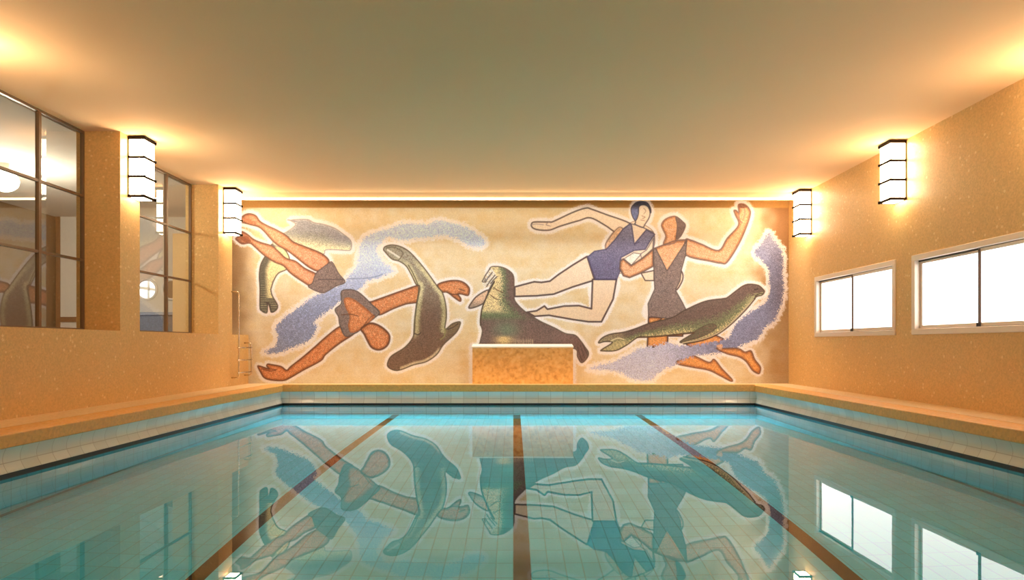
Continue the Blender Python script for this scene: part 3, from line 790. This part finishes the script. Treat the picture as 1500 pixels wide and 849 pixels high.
fill(W1_HAIR, id_pc, lambda x, y, d, sy, sx: lerp(np.broadcast_to(rgb((70, 66, 74)), x.shape + (3,)), rgb((112, 118, 152)), sm(300, 308, y) * (x < 938)), .7, (62, 58, 68))  # hair near-black at the top: shade under the ceiling painted in
stroke([(940, 316), (945, 318), (941, 320)], .5, (150, 120, 100)); stroke([(943, 305), (946, 309), (943, 313)], .5, (170, 138, 112)); stroke([(938, 322), (944, 323)], .5, (170, 130, 110))
stroke([(922, 327), (936, 331), (950, 337), (958, 343), (957, 364)], .8, (100, 90, 96))
fill([(947, 366), (957, 349), (956, 364), (940, 379), (938, 372)], id_p, pale, .7, (120, 106, 100), curve=False)
fill([(939, 372), (925, 388), (914, 379), (928, 370)], id_p, (244, 228, 200), .6, (110, 96, 92), curve=False)
fill([(939, 400), (945, 410.7), (958, 410.7), (958, 396)], id_p, pale, .9, curve=False)

# tan woman swimmer
id_t = new_id('swimmer', None, 'tanned woman in a dark suit with one arm raised')
id_tl = new_id('leg', id_t, 'tanned left lower leg'); id_tr = new_id('leg', id_t, 'tanned right lower leg'); id_tk = new_id('knee', id_t, None); id_tn = new_id('thigh', id_t, None)
id_ts = new_id('swimsuit', id_t, 'dark brown bathing suit')
id_th = new_id('hair', id_t, 'brown hair')
tan = skin_m((226, 160, 110), (240, 186, 138)); tan2 = skin_m((224, 146, 76), (238, 170, 100))
fill(W2_HIP, id_tn, tan2, 1.0, curve=False)
fill(W2_KNEE, id_tk, tan2, .8, curve=False); fill(W2_CALF1, id_tl, tan2, .9, (120, 84, 64)); fill(W2_CALF2, id_tr, tan2, .9, (120, 84, 64))
fill(WAVE2[16:20] + [(1000, 526), (960, 530), (948, 512), (948, 507), (959, 507), (980, 502), (998, 506), (1033, 503), (1051, 499), (1066, 496), (1075, 500)], id_w2, wave2, jit=4, cellj=4)
fill([(1049, 506), (1058, 504), (1056, 512)], id_tk, (214, 160, 120))
fill([(990, 398), (997, 396), (1000.5, 404), (998, 414), (990, 424)], id_ph, pale, 1.0, curve=True)
fill(W2_CHEST, id_t, tan, .6, (140, 104, 84), curve=False)
fill(W2_ARMR, id_t, tan, 1.0, (118, 92, 82)); fill(W2_FACE, id_t, tan, .8, (140, 110, 98))
fill(W2_HAIR, id_th, (124, 102, 92), .7, (108, 88, 82))
fill(W2_ARML, id_t, tan, 1.1, (110, 84, 72), curve=False)
fill(W2_SUIT, id_ts, suit, .8, (92, 78, 70), curve=False)
stroke([(957, 364), (976, 357), (990, 352), (1006, 351)], .9, (120, 92, 80)); stroke([(992, 334), (993, 350)], .7, (120, 96, 88))
fill([(951, 465), (969, 466), (960, 472), (952, 476)], id_tn, tan2, .8)
stroke([(1082, 311), (1083, 322), (1087, 326)], .8, (140, 104, 90)); stroke([(1089, 300), (1091, 312), (1088, 322)], .6, (170, 120, 96))
fill([(1081, 299), (1089, 298.5), (1095, 303), (1088, 305), (1082, 304)], id_t, (134, 88, 62))  # fingertips darkened, the shade along the top edge painted in
stroke([(974, 334), (982, 336), (990, 335)], .6, (232, 190, 154))

# seal above the right leg
id_s4 = new_id('seal', None, 'green and brown seal swimming in front of the tanned woman')
def seal4(x, y, d, sy, sx):
    # back profile and belly profile give the colour bands
    back = np.interp(x, [877, 913, 952, 1004, 1060, 1097, 1119], [497, 486, 473, 454, 437, 417, 425])
    bel = np.interp(x, [877, 918, 948, 994, 1019, 1047, 1068, 1095, 1119], [505, 502, 493.5, 489, 492, 488, 475, 448, 430])
    f = (y - back) / np.maximum(bel - back, 4) + (C2[sy, sx] - .5) * .3
    c = lerp(np.broadcast_to(rgb((114, 90, 76)), x.shape + (3,)), rgb((122, 122, 82)), sm(.42, .66, f))
    c = lerp(c, rgb((224, 196, 130)), sm(.66, .95, f) * (.55 + .45 * (np.sin(x * 1.15 - y * .6) > -.1)) * (1 - sm(1010, 1030, x) * (1 - sm(.84, .98, f))))
    c = lerp(c, rgb((88, 72, 62)), np.clip(C3[sy, sx] - .72, 0, 1) * 2)
    tail = (1 - sm(900, 925, x)); c = lerp(c, rgb((176, 158, 110)), tail * (.4 + .4 * (C3[sy, sx] > .5)))
    return lerp(c, rgb((214, 196, 136)), sm(1086, 1104, x) * sm(.45, .7, f) * .6)
fill(SEAL4, id_s4, seal4, .9, (76, 62, 50))
fill([(996, 500.5), (1011, 491), (1022, 482), (1040, 474), (1050, 478), (1040, 487), (1022, 495)], id_s4,
     lambda x, y, d, sy, sx: lerp(np.broadcast_to(rgb((98, 96, 68)), x.shape + (3,)), rgb((120, 92, 72)), C3[sy, sx]), .5, (84, 72, 56))
stroke([(1000, 502), (1026, 497), (1048, 489), (1068, 475), (1090, 453), (1104, 438)], .8, (232, 206, 150), a=.8)
stroke([(1001, 503.5), (1028, 498.5), (1049, 490.5), (1069, 476.5), (1092, 454), (1106, 437)], .9, (66, 50, 40))
stroke([(934, 494), (960, 493), (994, 489.5), (1016, 487.5)], .9, (90, 60, 40))
stroke([(895, 499), (905, 495), (914, 497)], .8, (236, 214, 160)); stroke([(1105, 424), (1110, 423)], .9, (60, 48, 40))
stroke([(1106, 434), (1112, 430), (1118, 430)], .7, (70, 56, 46))

# seal resting behind the plinth
id_s3 = new_id('seal', None, 'brown and green seal with raised head resting above the stone plinth')
id_s3f = new_id('flipper', id_s3, 'pinkish raised front flipper')
def seal3(x, y, d, sy, sx):
    left = np.interp(y, [390, 410, 430, 455, 475, 500], [716, 720, 714, 706, 704, 703])
    right = np.interp(y, [390, 400, 436, 445, 456, 470], [745, 752, 753, 760, 775, 800])
    f = (x - left) / np.maximum(right - left, 5) + (C2[sy, sx] - .5) * .22
    f = np.where(y > 448, np.maximum(f, .30 + (y - 448) * .022), f)
    c = lerp(np.broadcast_to(rgb((236, 204, 140)), x.shape + (3,)), rgb((116, 122, 84)), sm(.40, .60, f))
    c = lerp(c, rgb((122, 96, 82)), sm(.60, .82, f)); c = lerp(c, rgb((94, 78, 68)), np.clip(C3[sy, sx] - .7, 0, 1) * 2)
    g = np.exp(-(((x - 742) / 18) ** 2 + ((y - 482) / 12) ** 2)); c = lerp(c, rgb((122, 132, 98)), g * .8)
    b = np.exp(-(((x - 738) / 12) ** 2 + ((y - 498) / 6) ** 4)); c = lerp(c, rgb((222, 184, 118)), np.clip(b * 1.1, 0, 1))
    c = lerp(c, rgb((206, 178, 132)), (sm(494, 499, y) * (x > 752) * (x < 782) * (np.sin(x * 2.2) > .1)) * .7)
    return lerp(c, rgb((128, 98, 84)), sm(800, 830, x) * .7)
fill(FLIP3, id_s3f, lambda x, y, d, sy, sx: lerp(np.broadcast_to(rgb((232, 184, 142)), x.shape + (3,)), rgb((150, 126, 104)), np.clip((y - 436) / 16 + (C3[sy, sx] - .5) * .4, 0, 1)), 1.0, (84, 66, 56))
fill(SEAL3, id_s3, seal3, .8, (100, 82, 66))
fill([(707, 412), (712, 402), (718, 393), (724, 398), (727, 405), (722, 413), (716, 420), (709, 420)], id_s3, lambda x, y, d, sy, sx: lerp(np.broadcast_to(rgb((240, 226, 204)), x.shape + (3,)), rgb((226, 196, 150)), C3[sy, sx]), 0)
for a, b in (((718, 393), (706.5, 412)), ((721, 399), (711, 413)), ((725, 403), (713, 419)), ((728, 405), (719, 415)), ((724, 412), (715, 427))):
    stroke([a, ((a[0] + b[0]) / 2 - .8, (a[1] + b[1]) / 2), b], .9, (96, 80, 68), False, id_s3)
stroke([(706.5, 412), (709, 413), (711, 408)], .8, (110, 96, 84), idn=id_s3); stroke([(712, 410), (716, 406), (719, 402)], .7, (130, 116, 104))
stroke([(724, 413), (716, 428), (707, 449), (704, 466), (704, 476)], 1.1, (84, 66, 50), idn=id_s3)
stroke([(723, 421), (731, 426), (737, 428)], .8, (120, 92, 64)); stroke([(719, 432), (725, 437), (729, 438)], .8, (120, 92, 64))
for q in ((846, 508, 852, 528), (850, 505, 856, 524), (853, 503, 860, 519)):
    stroke([(q[0], q[1]), (q[2], q[3])], .5, (82, 66, 58), False)

# ---- turn the picture into tesserae: one coloured face per stone, one mesh per figure
LIGHT = np.array((1.0, .81, .555))                # tone of plain white stone under the strip light
def tolin(a):
    a = np.clip(a, 0, 255) / 255; return np.where(a <= .04045, a / 12.92, ((a + .055) / 1.055) ** 2.4)
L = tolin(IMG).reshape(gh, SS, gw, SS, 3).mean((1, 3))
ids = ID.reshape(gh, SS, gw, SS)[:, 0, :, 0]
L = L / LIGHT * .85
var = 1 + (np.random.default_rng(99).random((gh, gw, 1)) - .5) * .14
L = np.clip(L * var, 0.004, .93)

M_mos = mat('mosaic_stones', (.8, .8, .8), .42, spec=.3); t = NT(M_mos)
at = t.n('ShaderNodeAttribute'); at.attribute_name = 'stone'; t.l(at.outputs['Color'], t.b.inputs['Base Color'])
vo = t.n('ShaderNodeTexVoronoi', i_Scale=85.0); t.l(t.pos(), vo.inputs['Vector']); t.bump(vo.outputs['Distance'], .08, .003)

YM = YB - .006
mural = thing('mosaic_mural', 'wall-wide mosaic mural of swimmers, seals and a dolphin behind the pool', 'mural', (0, YM, 0))
vx = (X0 + np.arange(gw + 1) - 752) * U; vz = EYE + (504 - (Y0 + np.arange(gh + 1))) * U
sillrow = int(504 - (SILL - EYE) / U) - Y0
keep = np.ones((gh, gw), bool); keep[sillrow:, :364 - X0] = False      # the parapet hides this corner
def mosaic_mesh(name, mask, parent):
    jj, ii = np.nonzero(mask)
    v = np.stack([jj * (gw + 1) + ii, (jj + 1) * (gw + 1) + ii, (jj + 1) * (gw + 1) + ii + 1, jj * (gw + 1) + ii + 1], 1)
    uq, inv = np.unique(v.ravel(), return_inverse=True); n = len(jj)
    co = np.zeros((len(uq), 3), np.float32); co[:, 0] = vx[uq % (gw + 1)]; co[:, 2] = vz[uq // (gw + 1)]
    me = bpy.data.meshes.new(name)
    me.vertices.add(len(uq)); me.vertices.foreach_set('co', co.ravel())
    me.loops.add(4 * n); me.loops.foreach_set('vertex_index', inv.astype(np.int32).ravel())
    me.polygons.add(n); me.polygons.foreach_set('loop_start', np.arange(n, dtype=np.int32) * 4)
    me.update(calc_edges=True)
    a = me.attributes.new('stone', 'FLOAT_COLOR', 'FACE')
    col = np.ones((n, 4), np.float32); col[:, :3] = L[jj, ii]; a.data.foreach_set('color', col.ravel())
    me.materials.append(M_mos); me.validate()
    o = bpy.data.objects.new(name, me); COL.objects.link(o); o.parent = parent
    return o
made = {}
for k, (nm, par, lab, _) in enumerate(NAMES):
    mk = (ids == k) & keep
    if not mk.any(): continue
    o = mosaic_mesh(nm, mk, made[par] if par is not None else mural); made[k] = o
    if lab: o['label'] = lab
